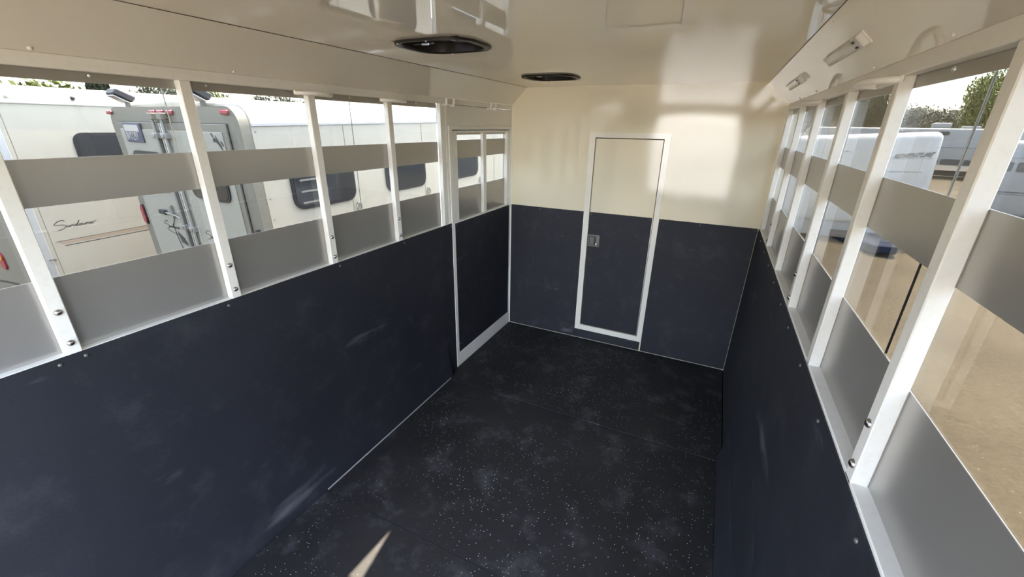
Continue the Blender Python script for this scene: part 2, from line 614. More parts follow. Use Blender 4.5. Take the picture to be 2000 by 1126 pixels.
obj('latch_recess', MB().prism(rrect(.772, .832, .925, 1.004, .006), (0, -.001, 0), (0, -.016, 0), (1, 0, 0), (0, 0, 1))
    .lathe([(.016, 0), (.016, .001)], (.834, -.016, .934), 'Y', 14, -1), M_BLACKPL, la)
obj('paddle', MB().box((.778, -.022, .930), (.820, -.016, .998), .002), M_GREYPL, la)
obj('lock_cylinder', MB().lathe([(.0105, 0), (.0105, .007), (.008, .008), (.004, .0075), (.0001, .0075)], (.835, -.016, .933), 'Y', 16, -1), M_STEEL, la, smooth=True)
obj('thumb_turn', MB().lathe([(.005, 0), (.005, .004)], (.842, -.016, .955), 'Y', 10, -1), M_STEEL, la)

# ---- ceiling with openings for the two vents
VENTS = [(.600, -1.890), (.601, -.672)]
VX, VY = .152, .139


def holed_sheet(mb, x0, x1, y0, y1, z0, z1, holes):
    ys = sorted(holes, key=lambda h: h[1])
    yc = y0
    for cx, cy in ys:
        mb.box((x0, yc, z0), (x1, cy - VY, z1))
        mb.box((x0, cy - VY, z0), (cx - VX, cy + VY, z1))
        mb.box((cx + VX, cy - VY, z0), (x1, cy + VY, z1))
        yc = cy + VY
    mb.box((x0, yc, z0), (x1, y1, z1))
    return mb


ce = struct('ceiling', holed_sheet(MB(), CH - .002, W - CH + .002, Y_REAR, 0.0, Z_T, Z_T + .02, VENTS), M_CEIL,
            'glossy cream ceiling with sloped cove panels along both sides', 'ceiling')
n_l = Vector((-.135, 0, .1375)).normalized()
for s in (-1, 1):
    def P(x, z, s=s):
        return (x, z) if s < 0 else (W - x, z)
    th = .008
    nx, nz = n_l.x * th, n_l.z * th
    pts = [P(0, Z_C), P(CH + .003, Z_T - .0015), P(CH + .003 + nx, Z_T + nz - .0015), P(nx, Z_C + nz)]
    c = obj('cove_panel', MB().prism(pts, (0, -Y_REAR, 0), (0, Y_REAR, 0), (1, 0, 0), (0, 0, 1)), M_CEIL, ce)
    rot = (0, R(180 - 44.5) if s < 0 else R(180 + 44.5), 0)
    ylist_b = [-3.4, -2.917, -2.384, -1.904, -1.478, -.98, -.5] if s < 0 else [-2.85, -2.344, -1.868, -1.44, -.997, -.5]
    ylist_t = [-3.4, -2.9, -2.394, -1.90, -1.488, -1.15, -.826, -.35] if s < 0 else [-2.3, -1.87, -1.447, -1.065, -.462, -.1]
    for y in ylist_b:
        x, z = P(.0065, Z_C + .0065)
        inst('screw', pscrew_me, (x, y, z), c, rot)
    for y in ylist_t:
        x, z = P(.1300, Z_C + .1277)
        inst('screw', pscrew_me, (x, y, z), c, rot)
    obj('seam', MB().box((P(CH + .001, 0)[0], Y_REAR, Z_T - .0016), (P(CH + .004, 0)[0], -.002, Z_T - .0006)), M_DARKGAP, ce)
rf = MB()
holed_sheet(rf, -.066, W + .066, Y_REAR - .02, .06, Z_T + .021, Z_T + .03, VENTS)
rf.box((-.066, Y_REAR, Z_C + .0005), (-.060, .06, Z_T + .03)).box((W + .060, Y_REAR, Z_C + .0005), (W + .066, .06, Z_T + .03))
obj('roof_skin', rf, M_PAINT, ce)

# ---- rear frame behind the camera, loading doors open
wr = MB()
wr.box((-.065, Y_REAR - .05, -.10), (.04, Y_REAR, Z_T + .03)).box((W - .16, Y_REAR - .05, -.10), (W + .065, Y_REAR, Z_T + .03))
wr.box((.04, Y_REAR - .05, 2.12), (W - .16, Y_REAR, Z_T + .03)).box((.04, Y_REAR - .05, -.10), (W - .16, Y_REAR, -.012))
struct('wall_rear', wr, M_PAINT, 'white frame of the open loading doorway at the rear', 'wall')

# ------------------------------------------------------------------ fittings
def vent(cx, cy, label, slot):
    t = thing('roof_vent', label, 'vent', (cx, cy, Z_T), group='roof vents in the ceiling')
    ro = rrect(-.180, .180, -.152, .152, .105, 8)
    ri = rrect(-.148, .148, -.135, .135, .090, 8)
    mb = MB()
    bm = mb.bm
    n = len(ro)
    rings = []
    for pts, z in ((ro, -.001), ([(x * .985, y * .98) for x, y in ro], -.009), ([(x * 1.05, y * 1.05) for x, y in ri], -.010), (ri, -.004), (ri, .0298)):
        rings.append([bm.verts.new((p[0], p[1], z)) for p in pts])
    for a, b in zip(rings[:-1], rings[1:]):
        for k in range(n):
            bm.faces.new((a[k], a[(k + 1) % n], b[(k + 1) % n], b[k]))
    obj('rim', mb, M_BRONZE, t, smooth=40, local=True)
    # lid above the roof; nearer one has an added slot shaping the sun sliver
    z0, z1 = .030, .036
    if not slot:
        obj('lid', MB().box((-.19, -.16, z0), (.19, .16, z1), .002), M_BRONZE, t, local=True)
    else:
        (ax, ay), (bx, by), (ex, ey) = slot
        mb = MB()
        mb.prism([(-.19, -.16), (bx, -.16), (bx, by), (ax, ay), (ax, .16), (-.19, .16)], (0, 0, z1 - z0), (0, 0, z0))
        mb.prism([(.19, -.16), (.19, .16), (ax, .16), (ax, ay), (ex, ey), (ex, -.16)], (0, 0, z1 - z0), (0, 0, z0))
        mb.box((bx, -.16, z0), (ex, by, z1))
        obj('lid', mb, M_BRONZE, t, local=True)
    obj('crank_bar', MB().box((-.145, -.012, .006), (-.045, .004, .012), .002), M_BLACKPL, t, local=True)
    obj('crank_bar', MB().box((.065, -.012, .006), (.145, .004, .012), .002), M_BLACKPL, t, local=True)
    obj('crank_knob', MB().tube([(-.09, -.02, .004), (-.055, -.024, .002)], .004, 8), M_TRIMALU, t, local=True)
    for x, y in ((-.12, -.136), (.02, -.143), (-.05, .143), (.12, .136)):
        inst('screw', screw_me, (x, y, -.0105), t, (R(180), 0, 0), (.6, .6, .6))
    return t


LIDZ = Z_T + .033
def slotpt(fx, fy):        # floor point of the sun sliver -> point in the lid of the nearer vent
    return (fx + LIDZ * SUN_X - VENTS[0][0], fy + LIDZ * cot - VENTS[0][1])
slot = (slotpt(.519, -2.402), slotpt(.503, -2.672), slotpt(.569, -2.672))
vent(*VENTS[0], 'dark oval roof vent set in the ceiling near the top edge, the larger in view', slot)
vent(*VENTS[1], 'dark oval roof vent in the ceiling just before the front wall', None)


def tie_ring(x, y, sgn, label):
    t = thing('tie_ring', label, 'tie ring', (x, y, Z_H), group='flat white tie rings under the headers')
    pts = []
    for k in range(17):
        a = math.pi * k / 16
        pts.append((sgn * (.006 + .056 * math.sin(a)), -.086 * math.cos(a), -.010))
    obj('loop', MB().tube(pts, .0085, 10), M_PAINT, t, smooth=50, local=True)
    obj('weld_plate', MB().box((sgn * -.002, -.095, -.017), (sgn * .010, .095, .0005), .003), M_PAINT, t, local=True)
    return t


tie_ring(0, -2.045, 1, 'flat white tie ring atop a left wall post, farther from the side door')
tie_ring(0, -1.525, 1, 'flat white tie ring atop a left wall post, closer to the side door')
tie_ring(W, -2.03, -1, 'large flat white tie ring atop a right wall post, nearest the camera')
tie_ring(W, -1.07, -1, 'flat white tie ring on the right wall, close to the front wall')


def coat_hook(y, label):
    t = thing('bridle_hook', label, 'hook', (0, y, Z_H - .004), group='two-pronged white hooks over the side door')
    obj('bar', MB().box((0, -.066, -.012), (.012, .070, .002), .003).box((.012, -.064, -.010), (.034, -.046, .001), .003)
        .box((.012, .018, -.010), (.034, .036, .001), .003), M_PAINT, t, local=True)
    for yy in (-.055, .027):
        obj('prong', MB().tube([(.028, yy, -.006), (.034, yy, .014), (.034, yy, .036)], .0085, 8), M_PAINT, t, smooth=50, local=True)
    return t


coat_hook(-.985, 'white two-pronged hook above the side door corner, next to the last left post')
coat_hook(-.385, 'white two-pronged hook above the side door, close to the front wall')


def tube_light(y, label):
    # lies on the right cove panel
    u = Vector((-.1375, 0, .135)).normalized()      # up the slope
    nrm = Vector((-.135, 0, -.1375)).normalized()   # into the room
    c = Vector((W, y, Z_C)) + u * .095
    t = thing('interior_light', label, 'light', c, group='clear tube lights on the right cove panel')
    m = Matrix((u, Vector((0, 1, 0)), nrm)).transposed().to_4x4()
    t.rotation_euler = m.to_euler()
    obj('base', MB().box((-.020, -.212, .0), (.020, .212, .005), .0015), M_WHITEPL, t, local=True)
    obj('lens', MB().prism([(-.017, .005), (.017, .005), (.014, .016), (.006, .020), (-.006, .020), (-.014, .016)],
                           (0, .36, 0), (0, -.150, 0), (1, 0, 0), (0, 0, 1)), M_CLEAR, t, local=True, smooth=40)
    e = obj('switch_cap', MB().box((-.019, -.213, .004), (.019, -.152, .021), .003), M_WHITEPL, t, local=True)
    obj('switch', MB().box((-.012, -.178, .021), (-.006, -.163, .025), .001), M_BLACKPL, e, local=True)
    obj('switch', MB().box((.005, -.178, .021), (.011, -.163, .025), .001), M_BLACKPL, e, local=True)
    obj('end_cap', MB().box((-.018, .205, .004), (.018, .213, .020), .002), M_WHITEPL, t, local=True)
    return t


tube_light(-1.79, 'clear tube light on the right cove panel, the larger and nearer of two')
tube_light(-.77, 'clear tube light on the right cove panel, near the front wall')

# ------------------------------------------------------------------ outdoors: ground
def ground_material():
    m = bpy.data.materials.new('sandy_gravel')
    m.use_nodes = True
    nt = m.node_tree
    L = nt.links
    b = nt.nodes['Principled BSDF']
    b.inputs['Roughness'].default_value = .95
    b.inputs['Specular IOR Level'].default_value = .15
    tc = nt.nodes.new('ShaderNodeTexCoord')
    n1 = nt.nodes.new('ShaderNodeTexNoise'); n1.inputs['Scale'].default_value = .6; n1.inputs['Detail'].default_value = 6
    n2 = nt.nodes.new('ShaderNodeTexNoise'); n2.inputs['Scale'].default_value = 26; n2.inputs['Detail'].default_value = 4
    v = nt.nodes.new('ShaderNodeTexVoronoi'); v.inputs['Scale'].default_value = 34
    for n in (n1, n2, v):
        L.new(tc.outputs['Object'], n.inputs['Vector'])
    r1 = nt.nodes.new('ShaderNodeValToRGB')
    r1.color_ramp.elements[0].position = .35; r1.color_ramp.elements[0].color = (.052, .041, .025, 1)
    r1.color_ramp.elements[1].position = .70; r1.color_ramp.elements[1].color = (.073, .059, .037, 1)
    L.new(n1.outputs[0], r1.inputs[0])
    mx = nt.nodes.new('ShaderNodeMix'); mx.data_type = 'RGBA'; mx.blend_type = 'MULTIPLY'
    mr = nt.nodes.new('ShaderNodeMapRange'); mr.inputs[1].default_value = .3; mr.inputs[2].default_value = .7; mr.inputs[3].default_value = .82; mr.inputs[4].default_value = 1.1
    L.new(n2.outputs[0], mr.inputs[0])
    mx.inputs[0].default_value = 1
    L.new(r1.outputs[0], mx.inputs[6])
    L.new(mr.outputs[0], mx.inputs[7])
    lt = nt.nodes.new('ShaderNodeMath'); lt.operation = 'LESS_THAN'; lt.inputs[1].default_value = .14
    L.new(v.outputs['Distance'], lt.inputs[0])
    sc = nt.nodes.new('ShaderNodeSeparateColor'); L.new(v.outputs['Color'], sc.inputs[0])
    gt = nt.nodes.new('ShaderNodeMath'); gt.operation = 'GREATER_THAN'; gt.inputs[1].default_value = .75
    L.new(sc.outputs[0], gt.inputs[0])
    mu = nt.nodes.new('ShaderNodeMath'); mu.operation = 'MULTIPLY'
    L.new(lt.outputs[0], mu.inputs[0]); L.new(gt.outputs[0], mu.inputs[1])
    m2 = nt.nodes.new('ShaderNodeMix'); m2.data_type = 'RGBA'
    m2.inputs[7].default_value = (.20, .18, .14, 1)
    L.new(mu.outputs[0], m2.inputs[0]); L.new(mx.outputs[2], m2.inputs[6])
    L.new(m2.outputs[2], b.inputs['Base Color'])
    bp = nt.nodes.new('ShaderNodeBump'); bp.inputs['Strength'].default_value = .5; bp.inputs['Distance'].default_value = .02
    L.new(n2.outputs[0], bp.inputs['Height'])
    L.new(bp.outputs[0], b.inputs['Normal'])
    return m


g = MB().box((-140, -140, GROUND - .5), (140, 160, GROUND))
gr = struct('ground', g, ground_material(), 'dry sandy gravel yard around the parked trailers', 'ground')

# ------------------------------------------------------------------ outdoors: materials and lettering
M_TWHITE = mat('trailer_white', (.44, .415, .345), .35, spec=.5, noise=(2.0, (.40, .377, .312), .45, .75))
M_TGREY = mat('trailer_frame_grey', (.21, .198, .160), .5, .1, noise=(30, (.18, .17, .138), .4, .7))
M_TDOOR = mat('trailer_door_white', (.335, .325, .275), .4)
M_TROOF = mat('trailer_roof_skin', (.50, .50, .50), .35, .1)
M_TGLASS = mat('dark_window_glass', (.030, .034, .038), .08, spec=.6)
M_WFRAME = mat('black_window_frame', (.02, .02, .022), .45)
M_RED = mat('red_light_lens', (.30, .025, .045), .25)
M_AMBER = mat('amber_light_lens', (.55, .30, .03), .25)
M_INK = mat('black_lettering', (.03, .03, .035), .5)
M_TAN = mat('tan_stripe', (.40, .31, .23), .5)
M_PLATEB = mat('plate_blue', (.05, .06, .10), .45)
M_PLATEW = mat('plate_white', (.50, .48, .44), .45)
M_TYRE = mat('tyre_rubber', (.02, .02, .02), .8)
M_RODS = mat('dull_galvanised_rod', (.33, .325, .30), .45, .5)
M_NAVY = mat('navy_shade', (.007, .011, .026), .7, spec=.2)
M_SKIRT = mat('grey_skirt', (.22, .23, .24), .5)


def text_mesh(body, size, extrude=.001, shear=0.0, bold=0.0):
    c = bpy.data.curves.new('lettering', 'FONT')
    c.body = body
    c.size = size
    c.extrude = extrude
    c.shear = shear
    c.offset = bold
    c.resolution_u = 3
    o = bpy.data.objects.new('lettering', c)
    COL.objects.link(o)
    dg = bpy.context.evaluated_depsgraph_get()
    me = bpy.data.meshes.new_from_object(o.evaluated_get(dg))
    bpy.data.objects.remove(o)
    me.name = 'lettering'
    return me


def place_mesh(name, me, M, parent, material):
    """M maps text xy to the parent's local frame"""
    me.transform(M)
    me.materials.clear()
    me.materials.append(material)
    o = bpy.data.objects.new(name, me)
    COL.objects.link(o)
    o.parent = parent
    return o


def frame(o, ux, uy):
    ux = Vector(ux); uy = Vector(uy)
    m = Matrix((ux, uy, ux.cross(uy))).transposed().to_4x4()
    m.translation = Vector(o)
    return m


SCRIPT = [[(-1.667, 0.89), (-1.67, 0.899), (-1.68, 0.905), (-1.697, 0.906), (-1.725, 0.895), (-1.75, 0.876), (-1.754, 0.87), (-1.745, 0.864), (-1.718, 0.862), (-1.688, 0.86), (-1.671, 0.852), (-1.667, 0.84), (-1.681, 0.825), (-1.711, 0.812), (-1.739, 0.81)], [(-1.656, 0.851), (-1.662, 0.836), (-1.658, 0.831), (-1.647, 0.835), (-1.636, 0.851), (-1.643, 0.835), (-1.638, 0.831)], [(-1.635, 0.831), (-1.626, 0.851), (-1.63, 0.841), (-1.617, 0.851), (-1.609, 0.85), (-1.614, 0.834), (-1.606, 0.834)], [(-1.58, 0.846), (-1.586, 0.852), (-1.602, 0.842), (-1.6, 0.832), (-1.585, 0.838), (-1.553, 0.884), (-1.558, 0.884), (-1.581, 0.844), (-1.585, 0.832), (-1.571, 0.836)], [(-1.548, 0.852), (-1.562, 0.848), (-1.568, 0.836), (-1.559, 0.832), (-1.547, 0.842), (-1.548, 0.852), (-1.538, 0.851)], [(-1.537, 0.853), (-1.541, 0.835), (-1.533, 0.834), (-1.521, 0.849), (-1.524, 0.834), (-1.514, 0.837), (-1.506, 0.853), (-1.503, 0.851)], [(-1.509, 0.833), (-1.5, 0.853), (-1.504, 0.843), (-1.491, 0.853), (-1.484, 0.851), (-1.489, 0.835), (-1.48, 0.835)], [(-1.478, 0.841), (-1.462, 0.846), (-1.458, 0.854), (-1.469, 0.852), (-1.477, 0.837), (-1.469, 0.833), (-1.455, 0.838)], [(-1.456, 0.833), (-1.445, 0.854), (-1.448, 0.846), (-1.434, 0.855), (-1.421, 0.857)]]


def script_strokes(mb, fn, w, nrm, th=.0015):
    """handwritten name; fn maps (u,v) in metres from its lower left to a point"""
    for st in SCRIPT:
        P = [(y + 1.754, z - .810) for y, z in st]
        # smooth the stroke once
        Q = []
        for i in range(len(P) - 1):
            a, b = P[i], P[i + 1]
            Q += [(.75 * a[0] + .25 * b[0], .75 * a[1] + .25 * b[1]), (.25 * a[0] + .75 * b[0], .25 * a[1] + .75 * b[1])]
        Q = [P[0]] + Q + [P[-1]]
        mb.ribbon([fn(*q) for q in Q], w, nrm, th)
    return mb


def body_profile(w, zb, zt, r, crown=.03, n=6):
    """trailer cross-section in (x,z), right flank at x=0, left at x=-w"""
    pts = [(0, zb)]
    for k in range(n + 1):
        a = R(90 * k / n)
        pts.append((-r + r * math.cos(a), zt - r + r * math.sin(a)))
    pts.append((-w / 2, zt + crown))
    for k in range(n + 1):
        a = R(90 + 90 * k / n)
        pts.append((-w + r + r * math.cos(a), zt - r + r * math.sin(a)))
    pts.append((-w, zb))
    return pts


def wheels(t, xs, ys, r=.36, wd=.2):
    for x in xs:
        for y in ys:
            o = obj('wheel', MB().lathe([(r * .55, -wd / 2), (r * .9, -wd / 2), (r, -wd / 2 + .03), (r, wd / 2 - .03), (r * .9, wd / 2), (r * .55, wd / 2)], (x, y, r), 'X', 20), M_TYRE, t, smooth=40, local=True)
            obj('hub', MB().lathe([(r * .5, -wd / 2 - .005), (r * .5, wd / 2 + .005)], (x, y, r), 'X', 16), M_TRIMALU, o, local=True)


def side_window(t, y0, y1, z0, z1, x, sgn=1, r=.09):
    f = obj('window', MB().prism(rrect(y0, y1, z0, z1, r), (sgn * .012, 0, 0), (x, 0, 0), (0, 1, 0), (0, 0, 1)), M_WFRAME, t, local=True)
    obj('pane', MB().prism(rrect(y0 + .025, y1 - .025, z0 + .025, z1 - .025, r - .02), (sgn * .004, 0, 0), (x + sgn * .0105, 0, 0), (0, 1, 0), (0, 0, 1)), M_TGLASS, f, local=True)
    return f


# ------------------------------------------------------------------ horse trailer whose rear doors face the camera (left)
B = thing('horse_trailer', 'horse trailer with grey framed rear doors, number plate and two roof lamps', 'trailer',
          (-1.366, -1.458, GROUND), (R(1.45), 0, -R(4.2)), 'horse trailers parked on the left')
BW, BT, BL = 2.09, 2.43, 5.2
obj('body', MB().prism(body_profile(BW, .38, BT, .14), (0, BL - .07, 0), (0, .07, 0), (1, 0, 0), (0, 0, 1)), M_TWHITE, B, smooth=40, local=True)
pr = body_profile(BW, .30, BT, .14, .0)
obj('rear_frame', MB().prism([(x, z) for x, z in pr], (0, .075, 0), (0, 0, 0), (1, 0, 0), (0, 0, 1)), M_TGREY, B, smooth=40, local=True)
obj('roof_edge', MB().prism([(x * 1.003 + .003, z + .012) for x, z in body_profile(BW, 2.31, BT, .14)][1:-1], (0, BL - .1, 0), (0, .08, 0), (1, 0, 0), (0, 0, 1)), M_TROOF, B, smooth=40, local=True)
obj('roof_rail', MB().box((-.001, .08, 2.297), (.008, BL, 2.318), .002), M_TROOF, B, local=True)
for i, (x0, x1) in enumerate(((-1.955, -1.115), (-1.085, -.151))):
    d = obj('rear_door', MB().box((x0, -.018, .42), (x1, .002, 2.31), .003), M_TGREY, B, local=True)
    obj('door_panel', MB().box((x0 + .06, -.024, .50), (x1 - .06, -.017, 2.255), .003), M_TDOOR, d, local=True)
    wx0, wx1 = ((-1.775, -1.235), (-.86, -.290))[i]
    fz = obj('window', MB().prism(rrect(wx0, wx1, 1.735, 2.075, .08), (0, -.012, 0), (0, -.0235, 0), (1, 0, 0), (0, 0, 1)), M_WFRAME, d, local=True)
    obj('pane', MB().prism(rrect(wx0 + .02, wx1 - .02, 1.755, 2.055, .065), (0, -.003, 0), (0, -.0350, 0), (1, 0, 0), (0, 0, 1)), M_TGLASS, fz, local=True)
    obj('edge_line', MB().box((x0 - .003, -.006, .42), (x0, -.001, 2.313)).box((x1, -.006, .42), (x1 + .003, -.001, 2.313)).box((x0 - .003, -.006, 2.311), (x1 + .003, -.001, 2.315)), M_WFRAME, d, local=True)
for x in (-1.175, -1.02):
    k = obj('lock_rod', MB().tube([(x, -.040, .40), (x, -.040, 2.35)], .012, 10), M_RODS, B, smooth=40, local=True)
    obj('keeper', MB().box((x - .04, -.055, 2.335), (x + .04, -.002, 2.385), .004), M_TGREY, k, local=True)
    obj('keeper', MB().box((x - .045, -.062, 2.19), (x + .045, -.02, 2.235), .004).box((x - .025, -.07, 2.20), (x + .025, -.06, 2.225), .003), M_RODS, k, local=True)
    obj('keeper', MB().box((x - .045, -.062, 1.42), (x + .045, -.02, 1.465), .004).box((x - .025, -.07, 1.43), (x + .025, -.06, 1.455), .003), M_RODS, k, local=True)
obj('centre_strip', MB().box((-1.125, -.030, .42), (-1.075, -.016, 2.31), .004), M_TRIMALU, B, local=True)
obj('centre_gap', MB().box((-1.101, -.032, .42), (-1.097, -.0295, 2.31)), M_DARKGAP, B, local=True)
hd = obj('door_handle', MB().box((-1.575, -.055, 1.52), (-1.46, -.030, 1.56), .006), M_BLACKPL, B, local=True)
obj('lever', MB().tube([(-1.46, -.042, 1.54), (-1.30, -.045, 1.535), (-1.18, -.05, 1.52)], .007, 8).box((-1.36, -.05, 1.50), (-1.33, -.022, 1.62), .004), M_RODS, hd, local=True)
obj('cable', MB().tube([(-1.36, -.03, 1.50), (-1.42, -.03, 1.42), (-1.40, -.03, 1.30), (-1.36, -.03, 1.18), (-1.355, -.03, 1.12)], .003, 6)
    .tube([(-1.355 + .03 * math.cos(a * .5236), -.03, 1.09 + .03 * math.sin(a * .5236)) for a in range(12)], .0025, 6, closed=True), M_INK, hd, local=True)
# number plate
np_ = obj('number_plate', MB().box((-1.785, -.034, 2.145), (-1.462, -.024, 2.305), .003), M_PLATEB, B, local=True)
obj('plate_face', MB().box((-1.770, -.036, 2.235), (-1.50, -.0338, 2.290)), M_PLATEW, np_, local=True)
tm = text_mesh('8VY1297', .100, .0008)
place_mesh('plate_letters', tm, frame((-1.768, -.0348, 2.168), (.72, 0, 0), (0, 0, 1)) if False else Matrix.Translation((-1.768, -.0348, 2.165)) @ Matrix(((.62, 0, 0, 0), (0, 0, -1, 0), (0, .95, 0, 0), (0, 0, 0, 1))), np_, M_PLATEW)
# marker and tail lights
for x in (-2.045, -1.215, -1.075, -.925, -.135):
    obj('marker_light', MB().box((x - .045, -.022, 2.372), (x + .045, .001, 2.405), .008), M_RED, B, local=True)
for x in (-2.02, -.065):
    tl = obj('tail_light', MB().prism(rrect(x - .038, x + .038, 1.36, 1.555, .037, 8), (0, -.018, 0), (0, 0, 0), (1, 0, 0), (0, 0, 1)), M_WFRAME, B, local=True)
    obj('tail_lens', MB().prism(rrect(x - .029, x + .029, 1.372, 1.543, .028, 8), (0, -.008, 0), (0, -.0175, 0), (1, 0, 0), (0, 0, 1)), M_RED, tl, local=True)
for x in (-1.765, -.50):
    lm = obj('load_lamp', MB().prism([(.055, .035), (-.065, .105), (-.035, .150), (.095, .080)], (.17, 0, 0), (x - .085, 0, BT), (0, 1, 0), (0, 0, 1), bevel=.010), M_WFRAME, B, local=True)
    obj('lamp_glass', MB().prism([(.040, .040), (-.058, .097), (-.062, .090), (.036, .033)], (.14, 0, 0), (x - .07, 0, BT), (0, 1, 0), (0, 0, 1)), M_TROOF, lm, local=True)
    obj('lamp_stem', MB().box((x - .015, .03, BT - .02), (x + .015, .06, BT + .07)), M_TGREY, lm, local=True)
# script and emblem on the doors
obj('script_lettering', script_strokes(MB(), lambda u, v: (-1.60 + u * .85, -.0245, 1.375 + v * .85), .005, (0, -1, 0)), M_INK, B, local=True)
obj('script_lettering', script_strokes(MB(), lambda u, v: (-.86 + u * .85, -.0245, 1.375 + v * .85), .005, (0, -1, 0)), M_INK, B, local=True)
sq = MB()
for k in range(5):
    sq.ribbon([(-1.38 + k * .022, -.0245, 1.37 - k * .012), (-1.355 + k * .022, -.0245, 1.27 - k * .006)], .011, (0, -1, 0), .0015)
sq.ribbon([(-1.57, -.0245, 1.365), (-1.47, -.0245, 1.345), (-1.38, -.0245, 1.335)], .007, (0, -1, 0), .0015)
sq.ribbon([(-1.29, -.0245, 1.30), (-1.25, -.0245, 1.27), (-1.235, -.0245, 1.22)], .008, (0, -1, 0), .0015)
obj('scribble_emblem', sq, M_INK, B, local=True)
em = MB()
for st, wd in (([(-.36, 2.245), (-.335, 2.222)], .014), ([(-.345, 2.193), (-.322, 2.205), (-.300, 2.190), (-.270, 2.172), (-.255, 2.150)], .024),
               ([(-.300, 2.232), (-.297, 2.212), (-.275, 2.196)], .008), ([(-.250, 2.190), (-.235, 2.182), (-.225, 2.160)], .014), ([(-.26, 2.155), (-.245, 2.13)], .010)):
    em.ribbon([(x, -.0245, z) for x, z in st], wd, (0, -1, 0), .0015)
obj('horse_emblem', em, M_INK, B, local=True)
# flank details
side_window(B, .285, .905, 1.655, 2.055, 0)
side_window(B, 1.29, 1.875, 1.655, 2.055, 0)
side_window(B, 2.30, 2.90, 1.655, 2.055, 0)
for zz in (1.70, 1.79, 1.88, 1.97):
    obj('blind_slat', MB().box((.0150, .36, zz), (.0165, .53, zz + .014)), M_RODS, B, local=True)
for y in (.86, 1.86, 3.3):
    obj('panel_seam', MB().box((-.001, y, .4), (.002, y + .004, 2.29)), M_TGREY, B, local=True)
for y in (.915, 1.905, 2.95):
    rg = obj('tie_loop', MB().tube([(.012, y + .002 + .028 * math.cos(a * math.pi / 8), 1.575 + .038 * math.sin(a * math.pi / 8)) for a in range(16)], .0045, 6, closed=True), M_STEEL, B, smooth=50, local=True)
    obj('loop_clip', MB().box((0, y - .012, 1.60), (.016, y + .016, 1.625), .002), M_STEEL, rg, local=True)
rv = MB()
for z in [0.5 + .16 * k for k in range(12)]:
    rv.lathe([(.006, 0), (.006, .003), (.002, .004)], (0, .10, z), 'X', 6)
obj('rivet_row', rv, M_TGREY, B, local=True)['kind'] = 'stuff'
wheels(B, (-.15, -1.94), (2.3, 3.2))

# ------------------------------------------------------------------ horse trailer with the script name (far left)
AX, AY = -4.3, -1.93
A = thing('horse_trailer', 'white horse trailer with handwritten name and tan stripes, behind the other trailer', 'trailer', (AX, AY, GROUND), group='horse trailers parked on the left')
AT = 2.60
AW = 2.3


def a_prof(z0):
    pts = [(0, z0), (0, 2.445)]
    for k in range(1, 8):
        a = R(78 * k / 7)
        pts.append((-.15 + .15 * math.cos(a), 2.445 + .15 * math.sin(a)))
    pts.append((-AW / 2, 2.66))
    for k in range(7, 0, -1):
        a = R(78 * k / 7)
        pts.append((-AW + .15 - .15 * math.cos(a), 2.445 + .15 * math.sin(a)))
    return pts + [(-AW, 2.445), (-AW, z0)]


obj('body', MB().prism(a_prof(.38), (0, 8.2, 0), (0, .01, 0), (1, 0, 0), (0, 0, 1)), M_TWHITE, A, smooth=40, local=True)
obj('roof_rail', MB().box((-.001, .02, 2.452), (.012, 8.2, 2.472), .003), M_TROOF, A, local=True)
obj('corner_post', MB().box((-.09, -.006, .34), (.006, .085, 2.47), .012), M_TRIMALU, A, local=True)
obj('corner_gap', MB().box((-.001, .112, .4), (.0015, .116, 2.44)), M_TGREY, A, local=True)
for z in (1.60, .98):
    obj('corner_hook', MB().tube([(.004, .05, z), (.020, .05, z + .01), (.026, .07, z + .005), (.020, .09, z - .005), (.004, .085, z)], .005, 6), M_WFRAME, A, local=True)
obj('rear_panel', MB().box((-AW, -.002, .12), (-.09, .02, 2.46), .004), M_TGREY, A, local=True)
tl = obj('tail_light', MB().prism(rrect(-1.20, -1.055, .72, .925, .07, 8), (0, -.02, 0), (0, 0, 0), (1, 0, 0), (0, 0, 1)), M_RED, A, local=True)
obj('turn_lens', MB().prism(rrect(-1.19, -1.065, .83, .915, .04, 6), (0, -.006, 0), (0, -.0195, 0), (1, 0, 0), (0, 0, 1)), M_AMBER, tl, local=True)
obj('scribble_emblem', MB().ribbon([(-1.55, -.0025, .505), (-1.30, -.0025, .535), (-1.10, -.0025, .55), (-.95, -.0025, .565)], .022, (0, -1, 0), .0015), M_INK, A, local=True)
side_window(A, AY * -1 - 1.385, AY * -1 - .55, 1.68, 2.195, 0)
for y in (.20, .66, 3.0):
    obj('marker_light', MB().lathe([(.020, 0), (.018, .012), (.008, .02)], (-.012, y, 2.52), 'X', 10), M_TRIMALU if y < .5 else M_WFRAME, A, local=True)
obj('script_lettering', script_strokes(MB(), lambda u, v: (.0005, -1.754 - AY + u, .810 - GROUND + v), .0052, (1, 0, 0)), M_INK, A, local=True)
def stripe(z0, z1, s0, s1, m, nm):
    y0 = -1.787 - AY
    obj(nm, MB().prism([(y0 + s0, z0 - GROUND), (7.5, z0 - GROUND + .16), (7.5, z1 - GROUND + .16), (y0 + s1, z1 - GROUND)], (.0015, 0, 0), (.0, 0, 0), (0, 1, 0), (0, 0, 1)), m, A, local=True)
stripe(.697, .701, 0, .0, M_INK, 'pinstripe')
stripe(.666, .694, .05, .012, M_TAN, 'tan_stripe')
stripe(.645, .651, .062, .055, M_INK, 'pinstripe')
wheels(A, (-.15, -2.15), (3.2, 4.1))

